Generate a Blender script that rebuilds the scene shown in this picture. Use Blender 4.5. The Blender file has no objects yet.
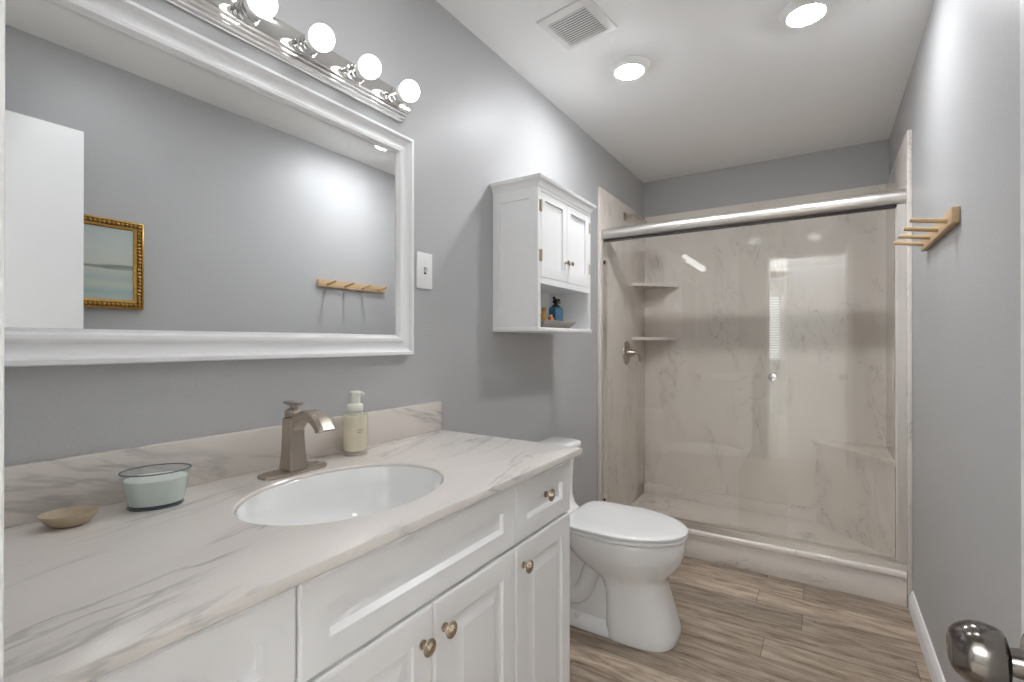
import bpy, bmesh, math, random
from mathutils import Vector, Matrix
R = math.radians
C = bpy.context.scene.collection
sc = bpy.context.scene

# ------------------------------------------------------------------ camera, world, exposure
cam_data = bpy.data.cameras.new('camera')
cam_data.sensor_width = 36.0
cam_data.lens = 485.33 * 36.0 / 1024.0
cam_data.clip_start = 0.02
cam = bpy.data.objects.new('camera', cam_data)
C.objects.link(cam)
cam.location = (1.160, 0.0, 1.1843)
cam.rotation_euler = (R(90.149), 0, R(32.737))
sc.camera = cam

world = bpy.data.worlds.new('world')
sc.world = world
world.use_nodes = True
world.node_tree.nodes['Background'].inputs[0].default_value = (0.75, 0.85, 1.0, 1)
world.node_tree.nodes['Background'].inputs[1].default_value = 0.6

sc.view_settings.view_transform = 'Standard'
sc.view_settings.look = 'None'
sc.view_settings.gamma = 1.0
sc.view_settings.use_curve_mapping = False
sc.view_settings.exposure = 1.14
sc.cycles.use_denoising = True
sc.cycles.max_bounces = 12
sc.cycles.diffuse_bounces = 8
sc.cycles.glossy_bounces = 6
sc.cycles.transparent_max_bounces = 16
sc.cycles.sample_clamp_indirect = 6.0

BULB_STRENGTH = 2.6
LENS_STRENGTH = 112.0
NEAR_LENS_STRENGTH = 21.0
WINDOW_STRENGTH = 1.3
FILL_STRENGTH = 2100.0

# ------------------------------------------------------------------ room numbers (metres)
W, H, YB = 1.490, 2.400, 3.655      # width, ceiling, back wall
YE = 0.09                            # room face of the entry wall
YS = 2.765                           # front edge of the shower surround
YC = 2.780                           # face of the shower curb

# ------------------------------------------------------------------ materials
def mat(name):
    m = bpy.data.materials.new(name)
    m.use_nodes = True
    nt = m.node_tree
    return m, nt, nt.nodes['Principled BSDF']

def simple(name, col, rough=0.5, metal=0.0, coat=0.0, spec=0.5, bump=0.0, bscale=300.0, var=0.0):
    m, nt, b = mat(name)
    b.inputs['Base Color'].default_value = (*col, 1)
    b.inputs['Roughness'].default_value = rough
    b.inputs['Metallic'].default_value = metal
    b.inputs['Coat Weight'].default_value = coat
    b.inputs['Coat Roughness'].default_value = 0.05
    b.inputs['Specular IOR Level'].default_value = spec
    tc = nt.nodes.new('ShaderNodeTexCoord')
    if bump or var:
        n = nt.nodes.new('ShaderNodeTexNoise')
        n.inputs['Scale'].default_value = bscale
        n.inputs['Detail'].default_value = 3
        nt.links.new(tc.outputs['Object'], n.inputs['Vector'])
        if bump:
            bp = nt.nodes.new('ShaderNodeBump')
            bp.inputs['Strength'].default_value = bump
            bp.inputs['Distance'].default_value = 0.003
            nt.links.new(n.outputs['Fac'], bp.inputs['Height'])
            nt.links.new(bp.outputs['Normal'], b.inputs['Normal'])
        if var:
            mr = nt.nodes.new('ShaderNodeMix'); mr.data_type = 'RGBA'
            mr.inputs['A'].default_value = (*[c*(1-var) for c in col], 1)
            mr.inputs['B'].default_value = (*[min(1, c*(1+var)) for c in col], 1)
            nt.links.new(n.outputs['Fac'], mr.inputs['Factor'])
            nt.links.new(mr.outputs['Result'], b.inputs['Base Color'])
    return m

def emitter(name, col, strength):
    m, nt, b = mat(name)
    b.inputs['Base Color'].default_value = (0.9, 0.9, 0.9, 1)
    b.inputs['Emission Color'].default_value = (*col, 1)
    b.inputs['Emission Strength'].default_value = strength
    return m

def math_node(nt, op, a, b=None, clamp=False):
    n = nt.nodes.new('ShaderNodeMath'); n.operation = op; n.use_clamp = clamp
    for i, v in enumerate((a, b)):
        if v is None: continue
        if isinstance(v, (int, float)): n.inputs[i].default_value = v
        else: nt.links.new(v, n.inputs[i])
    return n.outputs[0]

def marble(name, base, vein, rot, scale, rough=0.25, amount=0.6, width=0.03, mask_lo=0.5, mask_hi=0.66, seed=0.0, distort=1.2):
    """cultured marble: cream ground with drifting grey streaks"""
    m, nt, b = mat(name)
    L = nt.links.new
    tc = nt.nodes.new('ShaderNodeTexCoord')
    mp = nt.nodes.new('ShaderNodeMapping')
    mp.inputs['Rotation'].default_value = [R(a) for a in rot]
    L(tc.outputs['Object'], mp.inputs['Vector'])
    mp2 = nt.nodes.new('ShaderNodeMapping')
    mp2.inputs['Scale'].default_value = scale
    mp2.inputs['Location'].default_value = (seed, seed*0.7, seed*1.3)
    L(mp.outputs['Vector'], mp2.inputs['Vector'])
    n1 = nt.nodes.new('ShaderNodeTexNoise')
    n1.inputs['Scale'].default_value = 1.0; n1.inputs['Detail'].default_value = 5
    n1.inputs['Roughness'].default_value = 0.55; n1.inputs['Distortion'].default_value = distort
    L(mp2.outputs['Vector'], n1.inputs['Vector'])
    d = math_node(nt, 'ABSOLUTE', math_node(nt, 'SUBTRACT', n1.outputs['Fac'], 0.5))
    mr = nt.nodes.new('ShaderNodeMapRange'); mr.interpolation_type = 'SMOOTHSTEP'
    mr.inputs['From Min'].default_value = 0.0; mr.inputs['From Max'].default_value = width
    mr.inputs['To Min'].default_value = 1.0; mr.inputs['To Max'].default_value = 0.0
    L(d, mr.inputs['Value'])
    n2 = nt.nodes.new('ShaderNodeTexNoise')
    n2.inputs['Scale'].default_value = 0.75; n2.inputs['Detail'].default_value = 2
    mp3 = nt.nodes.new('ShaderNodeMapping'); mp3.inputs['Location'].default_value = (7.3+seed, 2.1, 4.4)
    L(mp2.outputs['Vector'], mp3.inputs['Vector']); L(mp3.outputs['Vector'], n2.inputs['Vector'])
    mk = nt.nodes.new('ShaderNodeMapRange'); mk.interpolation_type = 'SMOOTHSTEP'
    mk.inputs['From Min'].default_value = mask_lo; mk.inputs['From Max'].default_value = mask_hi
    L(n2.outputs['Fac'], mk.inputs['Value'])
    # fine grain inside the streaks
    n3 = nt.nodes.new('ShaderNodeTexNoise'); n3.inputs['Scale'].default_value = 5.0; n3.inputs['Detail'].default_value = 4
    L(mp2.outputs['Vector'], n3.inputs['Vector'])
    gr = nt.nodes.new('ShaderNodeMapRange'); gr.inputs['From Min'].default_value = 0.35; gr.inputs['From Max'].default_value = 0.65
    gr.inputs['To Min'].default_value = 0.3
    L(n3.outputs['Fac'], gr.inputs['Value'])
    f = math_node(nt, 'MULTIPLY', math_node(nt, 'MULTIPLY', mr.outputs[0], mk.outputs[0]), gr.outputs[0])
    soft = math_node(nt, 'MULTIPLY', mk.outputs[0], 0.12)
    f = math_node(nt, 'MULTIPLY', math_node(nt, 'ADD', f, soft, clamp=True), amount)
    # broad cream variation
    n4 = nt.nodes.new('ShaderNodeTexNoise'); n4.inputs['Scale'].default_value = 3.0
    L(tc.outputs['Object'], n4.inputs['Vector'])
    mx0 = nt.nodes.new('ShaderNodeMix'); mx0.data_type = 'RGBA'
    mx0.inputs['A'].default_value = (*[c*0.95 for c in base], 1); mx0.inputs['B'].default_value = (*[min(1, c*1.05) for c in base], 1)
    L(n4.outputs['Fac'], mx0.inputs['Factor'])
    mx = nt.nodes.new('ShaderNodeMix'); mx.data_type = 'RGBA'
    L(mx0.outputs['Result'], mx.inputs['A']); mx.inputs['B'].default_value = (*vein, 1)
    L(f, mx.inputs['Factor']); L(mx.outputs['Result'], b.inputs['Base Color'])
    b.inputs['Roughness'].default_value = rough
    return m

def plank_floor(name):
    m, nt, b = mat(name)
    L = nt.links.new
    PW, PL = 0.14, 0.92
    tc = nt.nodes.new('ShaderNodeTexCoord')
    sp = nt.nodes.new('ShaderNodeSeparateXYZ'); L(tc.outputs['Object'], sp.inputs[0])
    yy = math_node(nt, 'DIVIDE', math_node(nt, 'ADD', sp.outputs['Y'], 0.055), PW)
    row = math_node(nt, 'FLOOR', yy)
    wn = nt.nodes.new('ShaderNodeTexWhiteNoise'); wn.noise_dimensions = '1D'
    L(row, wn.inputs['W'])
    xx = math_node(nt, 'ADD', math_node(nt, 'DIVIDE', sp.outputs['X'], PL), wn.outputs['Value'])
    col = math_node(nt, 'FLOOR', xx)
    pid = math_node(nt, 'ADD', math_node(nt, 'MULTIPLY', row, 17.31), math_node(nt, 'MULTIPLY', col, 5.77))
    wn2 = nt.nodes.new('ShaderNodeTexWhiteNoise'); wn2.noise_dimensions = '1D'; L(pid, wn2.inputs['W'])
    cb = nt.nodes.new('ShaderNodeCombineXYZ')
    L(math_node(nt, 'MULTIPLY', sp.outputs['X'], 3.2), cb.inputs[0])
    L(math_node(nt, 'MULTIPLY', sp.outputs['Y'], 20.0), cb.inputs[1])
    L(math_node(nt, 'MULTIPLY', wn2.outputs['Value'], 40.0), cb.inputs[2])
    n1 = nt.nodes.new('ShaderNodeTexNoise'); n1.inputs['Scale'].default_value = 1.6
    n1.inputs['Detail'].default_value = 8; n1.inputs['Roughness'].default_value = 0.62; n1.inputs['Distortion'].default_value = 0.6
    L(cb.outputs[0], n1.inputs['Vector'])
    cr = nt.nodes.new('ShaderNodeValToRGB')
    e = cr.color_ramp.elements
    e[0].position = 0.30; e[0].color = (0.105, 0.074, 0.050, 1)
    e[1].position = 0.72; e[1].color = (0.55, 0.46, 0.37, 1)
    a = cr.color_ramp.elements.new(0.42); a.color = (0.265, 0.202, 0.148, 1)
    a = cr.color_ramp.elements.new(0.55); a.color = (0.40, 0.318, 0.243, 1)
    L(n1.outputs['Fac'], cr.inputs[0])
    tone = nt.nodes.new('ShaderNodeMapRange'); tone.inputs['To Min'].default_value = 0.70; tone.inputs['To Max'].default_value = 1.15
    L(wn2.outputs['Value'], tone.inputs['Value'])
    # seams
    fy = math_node(nt, 'FRACT', yy); fx = math_node(nt, 'FRACT', xx)
    ey = math_node(nt, 'MINIMUM', fy, math_node(nt, 'SUBTRACT', 1.0, fy))
    ex = math_node(nt, 'MINIMUM', fx, math_node(nt, 'SUBTRACT', 1.0, fx))
    sy = math_node(nt, 'LESS_THAN', ey, 0.012); sx = math_node(nt, 'LESS_THAN', ex, 0.0019)
    seam = math_node(nt, 'MAXIMUM', sy, sx)
    k = math_node(nt, 'MULTIPLY', tone.outputs[0], math_node(nt, 'SUBTRACT', 1.0, math_node(nt, 'MULTIPLY', seam, 0.55)))
    mx = nt.nodes.new('ShaderNodeVectorMath'); mx.operation = 'SCALE'
    L(cr.outputs[0], mx.inputs[0]); L(k, mx.inputs['Scale'])
    L(mx.outputs[0], b.inputs['Base Color'])
    b.inputs['Roughness'].default_value = 0.42
    bp = nt.nodes.new('ShaderNodeBump'); bp.inputs['Strength'].default_value = 0.25; bp.inputs['Distance'].default_value = 0.002
    L(math_node(nt, 'SUBTRACT', n1.outputs['Fac'], seam), bp.inputs['Height']); L(bp.outputs[0], b.inputs['Normal'])
    return m

def thin_glass(name, tint, refl=1.0, base=0.045):
    m = bpy.data.materials.new(name); m.use_nodes = True
    nt = m.node_tree; nt.nodes.clear(); L = nt.links.new
    out = nt.nodes.new('ShaderNodeOutputMaterial')
    tr = nt.nodes.new('ShaderNodeBsdfTransparent'); tr.inputs[0].default_value = (*tint, 1)
    gl = nt.nodes.new('ShaderNodeBsdfGlossy'); gl.inputs['Roughness'].default_value = 0.0
    gl.inputs[0].default_value = (refl, refl, refl, 1)
    lw = nt.nodes.new('ShaderNodeLayerWeight'); lw.inputs['Blend'].default_value = 0.5
    p = math_node(nt, 'POWER', lw.outputs['Facing'], 5.0)
    f = math_node(nt, 'ADD', math_node(nt, 'MULTIPLY', p, 0.95), base, clamp=True)
    mx = nt.nodes.new('ShaderNodeMixShader')
    L(f, mx.inputs[0]); L(tr.outputs[0], mx.inputs[1]); L(gl.outputs[0], mx.inputs[2]); L(mx.outputs[0], out.inputs[0])
    return m

def brushed(name, col, rough):
    m, nt, b = mat(name); L = nt.links.new
    b.inputs['Base Color'].default_value = (*col, 1); b.inputs['Metallic'].default_value = 1.0
    tc = nt.nodes.new('ShaderNodeTexCoord'); n = nt.nodes.new('ShaderNodeTexNoise')
    n.inputs['Scale'].default_value = 120.0; L(tc.outputs['Object'], n.inputs['Vector'])
    mr = nt.nodes.new('ShaderNodeMapRange'); mr.inputs['To Min'].default_value = rough*0.97; mr.inputs['To Max'].default_value = rough*1.03
    L(n.outputs['Fac'], mr.inputs['Value']); L(mr.outputs[0], b.inputs['Roughness'])
    return m

def wood(name, c1, c2, axis=1):
    m, nt, b = mat(name); L = nt.links.new
    tc = nt.nodes.new('ShaderNodeTexCoord'); mp = nt.nodes.new('ShaderNodeMapping')
    s = [60.0, 60.0, 60.0]; s[axis] = 4.0
    mp.inputs['Scale'].default_value = s
    L(tc.outputs['Object'], mp.inputs[0])
    n = nt.nodes.new('ShaderNodeTexNoise'); n.inputs['Scale'].default_value = 1.0; n.inputs['Detail'].default_value = 4
    L(mp.outputs[0], n.inputs['Vector'])
    mx = nt.nodes.new('ShaderNodeMix'); mx.data_type = 'RGBA'
    mx.inputs['A'].default_value = (*c1, 1); mx.inputs['B'].default_value = (*c2, 1)
    L(n.outputs['Fac'], mx.inputs['Factor']); L(mx.outputs['Result'], b.inputs['Base Color'])
    b.inputs['Roughness'].default_value = 0.5
    return m

def painting(name, z0, z1):
    m, nt, b = mat(name); L = nt.links.new
    tc = nt.nodes.new('ShaderNodeTexCoord'); sp = nt.nodes.new('ShaderNodeSeparateXYZ')
    L(tc.outputs['Object'], sp.inputs[0])
    mr = nt.nodes.new('ShaderNodeMapRange'); mr.inputs['From Min'].default_value = z0; mr.inputs['From Max'].default_value = z1
    mp = nt.nodes.new('ShaderNodeMapping'); mp.inputs['Scale'].default_value = (10, 6, 45); L(tc.outputs['Object'], mp.inputs[0])
    n = nt.nodes.new('ShaderNodeTexNoise'); n.inputs['Detail'].default_value = 4; n.inputs['Scale'].default_value = 1.0
    L(mp.outputs[0], n.inputs['Vector'])
    zz = math_node(nt, 'ADD', sp.outputs['Z'], math_node(nt, 'MULTIPLY', math_node(nt, 'SUBTRACT', n.outputs['Fac'], 0.5), 0.035))
    L(zz, mr.inputs['Value'])
    cr = nt.nodes.new('ShaderNodeValToRGB'); e = cr.color_ramp.elements
    e[0].position = 0.0; e[0].color = (0.46, 0.52, 0.48, 1)
    e[1].position = 1.0; e[1].color = (0.46, 0.52, 0.50, 1)
    for p, c in ((0.12, (0.34, 0.47, 0.48)), (0.2, (0.52, 0.56, 0.47)), (0.30, (0.42, 0.50, 0.48)), (0.42, (0.52, 0.56, 0.48)), (0.455, (0.22, 0.25, 0.22)),
                 (0.475, (0.24, 0.27, 0.24)), (0.50, (0.54, 0.57, 0.50)), (0.7, (0.52, 0.57, 0.54))):
        a = e.new(p); a.color = (*c, 1)
    L(mr.outputs[0], cr.inputs[0]); L(cr.outputs[0], b.inputs['Base Color'])
    b.inputs['Roughness'].default_value = 0.6
    return m

M = {}
M['wall'] = simple('grey wall paint', (0.470, 0.472, 0.476), 0.42, spec=0.22, bump=0.3, bscale=130)
M['ceiling'] = simple('ceiling paint', (0.92, 0.92, 0.915), 0.55, bump=0.15, bscale=160)
M['trim'] = simple('white trim paint', (0.86, 0.86, 0.86), 0.35, bump=0.02, bscale=90)
M['cab'] = simple('white cabinet lacquer', (0.90, 0.90, 0.90), 0.32, bump=0.01, bscale=60)
M['cab_in'] = simple('cabinet inside', (0.70, 0.71, 0.72), 0.5, bump=0.01, bscale=60)
M['porcelain'] = simple('porcelain', (0.90, 0.90, 0.895), 0.10, coat=0.6, var=0.01, bscale=8)
M['plastic'] = simple('white plastic', (0.80, 0.80, 0.785), 0.3, var=0.01, bscale=20)
M['floor'] = plank_floor('wood look plank floor')
M['counter'] = marble('counter marble', (0.74, 0.695, 0.65), (0.30, 0.29, 0.28), (0, 0, -12), (13.0, 1.9, 13.0), rough=0.22, amount=0.52, width=0.040, mask_lo=0.42, mask_hi=0.58, seed=1.7, distort=0.35)
M['splash'] = marble('backsplash marble', (0.68, 0.63, 0.58), (0.28, 0.27, 0.26), (14, 0, 0), (6.0, 2.4, 13.0), rough=0.25, amount=0.6, width=0.05, mask_lo=0.48, mask_hi=0.62, seed=5.2, distort=0.4)
M['surround'] = marble('shower wall marble', (0.76, 0.705, 0.65), (0.33, 0.30, 0.28), (0, 9, 0), (7.5, 7.5, 3.2), rough=0.07, amount=0.55, width=0.022, mask_lo=0.50, mask_hi=0.58, seed=3.1, distort=1.8)
M['surround'].node_tree.nodes['Principled BSDF'].inputs['Specular IOR Level'].default_value = 0.28
M['pan'] = marble('shower base marble', (0.77, 0.715, 0.665), (0.30, 0.29, 0.28), (0, 10, 0), (3.2, 3.2, 12.0), rough=0.25, amount=0.6, width=0.04, mask_lo=0.5, mask_hi=0.62, seed=8.4)
M['nickel'] = brushed('brushed nickel', (0.46, 0.40, 0.34), 0.30)
M['satin'] = brushed('satin nickel', (0.82, 0.79, 0.75), 0.33)
M['chrome'] = brushed('chrome', (0.78, 0.77, 0.75), 0.08)
M['pewter'] = brushed('polished dark nickel', (0.16, 0.145, 0.132), 0.18)
M['bronze'] = brushed('antique nickel knob', (0.50, 0.42, 0.33), 0.25)
M['brass'] = brushed('antique brass', (0.62, 0.55, 0.40), 0.3)
M['gold'] = simple('gilt', (0.50, 0.30, 0.085), 0.35, metal=0.85, var=0.3, bscale=60)
M['gold_dark'] = simple('dark gilt groove', (0.20, 0.10, 0.03), 0.45, metal=0.6, var=0.3, bscale=60)
M['mirror'] = brushed('mirror silver', (0.90, 0.91, 0.91), 0.0)
M['glass'] = thin_glass('shower glass', (0.99, 0.992, 0.985), 1.0, 0.04)
M['jar_glass'] = thin_glass('pale blue jar glass', (0.93, 0.955, 0.965), 1.0, 0.06)
M['soap_glass'] = thin_glass('clear bottle glass', (0.95, 0.95, 0.93), 1.0, 0.06)
M['jar_edge'] = simple('blue grey glass edge', (0.15, 0.185, 0.22), 0.1)
M['wax'] = simple('pale green wax', (0.83, 0.85, 0.77), 0.45, var=0.02, bscale=40)
M['soap'] = simple('pale yellow soap', (0.82, 0.755, 0.60), 0.25, var=0.03, bscale=30)
M['pump'] = simple('ivory pump plastic', (0.78, 0.79, 0.70), 0.35, var=0.01, bscale=20)
M['print'] = simple('grey print', (0.22, 0.22, 0.20), 0.6, var=0.1, bscale=50)
M['dish'] = simple('tan ceramic', (0.47, 0.38, 0.265), 0.45, var=0.12, bscale=70)
M['peg'] = wood('pale maple', (0.62, 0.45, 0.27), (0.46, 0.31, 0.17), 1)
M['pegx'] = wood('pale maple dowel', (0.58, 0.41, 0.24), (0.42, 0.28, 0.15), 0)
M['black'] = simple('black rubber and rail shadow', (0.012, 0.012, 0.012), 0.5, var=0.1, bscale=50)
M['dark'] = simple('dark gap', (0.03, 0.03, 0.03), 0.8, var=0.1, bscale=50)
M['blue'] = simple('blue perfume glass', (0.05, 0.17, 0.30), 0.1, coat=0.5, var=0.35, bscale=55)
M['amber'] = simple('amber perfume glass', (0.55, 0.17, 0.04), 0.12, coat=0.4, var=0.2, bscale=40)
M['yellow'] = simple('gold bottle', (0.60, 0.40, 0.10), 0.3, metal=0.3, var=0.2, bscale=40)
M['tray'] = simple('taupe tray', (0.20, 0.165, 0.145), 0.4, var=0.15, bscale=25)
M['bulb'] = emitter('lit bulb', (0.98, 0.985, 0.99), BULB_STRENGTH)
M['lens'] = emitter('lit downlight lens', (0.97, 0.985, 1.01), LENS_STRENGTH)
M['lens_near'] = emitter('lit downlight lens, dimmed pair', (0.97, 0.985, 1.01), NEAR_LENS_STRENGTH)
M['day'] = emitter('daylight', (0.88, 0.95, 1.0), WINDOW_STRENGTH)
M['fill_lamp'] = emitter('lit bedroom lamp glass', (0.97, 0.985, 1.0), FILL_STRENGTH)  # added fill light, bounced off the bedroom ceiling
M['carpet'] = simple('beige bedroom carpet', (0.58, 0.55, 0.51), 0.9, bump=0.4, bscale=250)
M['bedwall'] = simple('bedroom wall paint', (0.76, 0.76, 0.76), 0.6, bump=0.1, bscale=120)

# ------------------------------------------------------------------ mesh helpers
def nbm(): return bmesh.new()

def add_box(bm, a, b, bev=0.0, seg=2):
    r = bmesh.ops.create_cube(bm, size=1.0)
    vs = r['verts']
    c = [(a[i]+b[i])/2 for i in range(3)]; s = [abs(b[i]-a[i]) for i in range(3)]
    for v in vs: v.co = Vector((v.co.x*s[0]+c[0], v.co.y*s[1]+c[1], v.co.z*s[2]+c[2]))
    if bev:
        es = {e for v in vs for e in v.link_edges}
        bmesh.ops.bevel(bm, geom=list(es), offset=bev, segments=seg, profile=0.5, affect='EDGES')

def add_loft(bm, rings, closed=True, cap0=True, cap1=True):
    """rings: lists of points with equal counts"""
    vr = [[bm.verts.new(p) for p in r] for r in rings]
    n = len(vr[0])
    for i in range(len(vr)-1):
        for j in range(n if closed else n-1):
            k = (j+1) % n
            try: bm.faces.new((vr[i][j], vr[i][k], vr[i+1][k], vr[i+1][j]))
            except ValueError: pass
    if cap0: bm.faces.new(list(reversed(vr[0])))
    if cap1: bm.faces.new(vr[-1])
    return vr

def frame_axes(d):
    d = Vector(d).normalized()
    up = Vector((0, 0, 1)) if abs(d.z) < 0.9 else Vector((1, 0, 0))
    x = d.cross(up).normalized(); y = x.cross(d).normalized()
    return d, x, y

def add_lathe(bm, origin, axis, prof, n=32):
    """prof: (distance along axis, radius)"""
    d, x, y = frame_axes(axis); o = Vector(origin)
    rings = [[o + d*t + (x*math.cos(2*math.pi*j/n) + y*math.sin(2*math.pi*j/n))*max(r, 1e-5) for j in range(n)] for t, r in prof]
    add_loft(bm, rings)

def add_tube(bm, pts, rad, n=16):
    pts = [Vector(p) for p in pts]
    rings = []; prev = None
    for i, p in enumerate(pts):
        t = (pts[min(i+1, len(pts)-1)] - pts[max(i-1, 0)]).normalized()
        if prev is None: _, x, y = frame_axes(t)
        else:
            x = (prev - t*prev.dot(t)).normalized(); y = t.cross(x)
        prev = x
        r = rad[i] if isinstance(rad, (list, tuple)) else rad
        rings.append([p + (x*math.cos(2*math.pi*j/n) + y*math.sin(2*math.pi*j/n))*r for j in range(n)])
    add_loft(bm, rings)

def add_prism(bm, poly, axis, a, b):
    """poly in the plane normal to axis, extruded from a to b"""
    def P(p, t):
        if axis == 'x': return (t, p[0], p[1])
        if axis == 'y': return (p[0], t, p[1])
        return (p[0], p[1], t)
    add_loft(bm, [[P(p, a) for p in poly], [P(p, b) for p in poly]])

def rect(y0, y1, z0, z1, x):
    return [(x, y0, z0), (x, y1, z0), (x, y1, z1), (x, y0, z1)]

def add_panel(bm, y0, y1, z0, z1, x0, x1, prof, yz=True):
    """cabinet front facing +x; prof = [(inset, depth below face)]"""
    rings = [rect(y0, y1, z0, z1, x0), rect(y0, y1, z0, z1, x1-0.003)]
    for ins, dep in prof:
        rings.append(rect(y0+ins, y1-ins, z0+ins, z1-ins, x1-dep))
    add_loft(bm, rings)

def ellipse(cx, cy, z, a, b, rot=0.0, n=48, e=1.0):
    out = []
    for j in range(n):
        t = 2*math.pi*j/n
        ct, st = math.cos(t), math.sin(t)
        u = a*math.copysign(abs(ct)**e, ct); v = b*math.copysign(abs(st)**e, st)
        out.append((cx + u*math.cos(rot) - v*math.sin(rot), cy + u*math.sin(rot) + v*math.cos(rot), z))
    return out

def bez(p0, p1, p2, p3, n=12):
    out = []
    for i in range(n+1):
        t = i/n; s = 1-t
        out.append(tuple(s**3*a + 3*s*s*t*b + 3*s*t*t*c + t**3*d for a, b, c, d in zip(p0, p1, p2, p3)))
    return out

def obj(name, bm, m, parent=None, smooth=35, recalc=True):
    if recalc: bmesh.ops.recalc_face_normals(bm, faces=bm.faces)
    if parent is not None:
        # children of children store coordinates relative to the top Empty (parts sit at its origin)
        root = parent
        while root.parent is not None: root = root.parent
        off = Vector(root.location)
        for v in bm.verts: v.co -= off
    me = bpy.data.meshes.new(name)
    bm.to_mesh(me); bm.free()
    if isinstance(m, str): m = M[m]
    me.materials.append(m)
    if smooth:
        for p in me.polygons: p.use_smooth = True
        me.set_sharp_from_angle(angle=R(smooth))
    o = bpy.data.objects.new(name, me)
    C.objects.link(o)
    if parent is not None: o.parent = parent
    return o

def thing(name, label, cat, loc, group=None):
    o = bpy.data.objects.new(name, None)
    o.empty_display_size = 0.05
    C.objects.link(o); o.location = loc
    o['label'] = label; o['category'] = cat
    if group: o['group'] = group
    return o

def tag(o, label, cat, group=None):
    o['label'] = label; o['category'] = cat
    if group: o['group'] = group
    return o

def struct(name, bm, m, label=None, cat=None, smooth=35):
    o = obj(name, bm, m, smooth=smooth)
    o['kind'] = 'structure'
    if label: o['label'] = label
    if cat: o['category'] = cat
    return o

def boxes(*bs, bev=0.0):
    bm = nbm()
    for a, b in bs: add_box(bm, a, b, bev)
    return bm

def dup(root, delta, label=None):
    """a copy of a thing with copies of its parts and sub-parts"""
    r = root.copy(); C.objects.link(r); r.location = Vector(root.location) + Vector(delta)
    if label: r['label'] = label
    for ch in list(root.children):
        c = ch.copy(); C.objects.link(c); c.parent = r
        for g in list(ch.children):
            d = g.copy(); C.objects.link(d); d.parent = c
    return r

# ------------------------------------------------------------------ the room shell
T = 0.10
struct('floor', boxes(((-0.10, -0.03, -0.08), (W+0.10, YB+0.10, 0.0))), 'floor', 'brown wood-look plank floor of the bathroom', 'floor')
struct('ceiling', boxes(((-0.10, -0.03, H), (W+0.10, YB+0.10, H+0.08))), 'ceiling', 'plain white bathroom ceiling', 'ceiling')
struct('wall_left', boxes(((-T, -0.03, 0), (0, YB+T, H))), 'wall', 'grey painted wall behind the vanity and toilet', 'wall')
struct('wall_right', boxes(((W, -0.03, 0), (W+T, YB+T, H))), 'wall', 'grey painted wall carrying the wooden peg rail', 'wall')
struct('wall_back', boxes(((0, YB, 0), (W, YB+T, H))), 'wall', 'grey wall above the back of the shower', 'wall')
OX0, OX1, OZ = 0.670, 1.372, 2.05       # doorway opening
struct('wall_entry', boxes(((0, -0.03, 0), (OX0, YE, H)), ((OX1, -0.03, 0), (W, YE, H)), ((OX0, -0.03, OZ), (OX1, YE, H))), 'wall', 'grey wall around the doorway the view is taken from', 'wall')
bm = nbm()
for a, b in (((OX0, -0.045, 0), (OX0+0.018, YE+0.002, OZ)), ((OX1-0.018, -0.045, 0), (OX1, YE+0.002, OZ)), ((OX0, -0.045, OZ-0.018), (OX1, YE+0.002, OZ))):
    add_box(bm, a, b, 0.002)
struct('trim_1', bm, 'trim', 'white door jamb at the left edge of the view', 'door jamb')

BBP = [(0, 0), (0.015, 0), (0.015, 0.058), (0.012, 0.068), (0.009, 0.074), (0.006, 0.083), (0, 0.086)]
bm = nbm(); add_prism(bm, [(W - x, z) for x, z in BBP], 'y', YE, YC-0.001)
struct('baseboard_right', bm, 'trim', 'white baseboard along the right wall', 'baseboard')
bm = nbm(); add_prism(bm, BBP, 'y', 1.29, YS-0.001)
struct('baseboard_left', bm, 'trim', 'white baseboard behind the toilet', 'baseboard')

# open door against the right wall, with its knob
DX0, DX1, DY0, DY1 = 1.329, 1.364, 0.100, 0.700
dr = thing('door_1', 'white interior door standing open along the right wall', 'door', (DX1, DY0, 0.01)); dr['kind'] = 'structure'
bm = nbm(); add_box(bm, (DX0, DY0, 0.012), (DX1, DY1, 2.020), 0.002)
obj('door_slab', bm, 'trim', dr)
KY, KZ = 0.642, 0.882
bm = nbm()
add_lathe(bm, (DX0, KY, KZ), (-1, 0, 0), [(-0.001, 0.0), (0, 0.033), (0.005, 0.033), (0.008, 0.028), (0.010, 0.014), (0.022, 0.012), (0.024, 0.015),
          (0.0245, 0.0223), (0.0258, 0.0252), (0.0311, 0.0277), (0.0399, 0.0294), (0.0487, 0.0285), (0.0557, 0.0255), (0.0610, 0.0211), (0.0637, 0.0176), (0.0650, 0.0133), (0.0654, 0.0000)], 48)
o = obj('door_knob', bm, 'pewter', dr, 50); o['label'] = 'polished dark metal door knob'
for zc in (0.25, 1.05, 1.83):
    bm = nbm(); add_lathe(bm, (DX1+0.004, DY0-0.004, zc-0.04), (0, 0, 1), [(0, 0.0), (0, 0.005), (0.08, 0.005), (0.08, 0.0)], 12)
    obj('hinge', bm, 'satin', dr)

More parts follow.
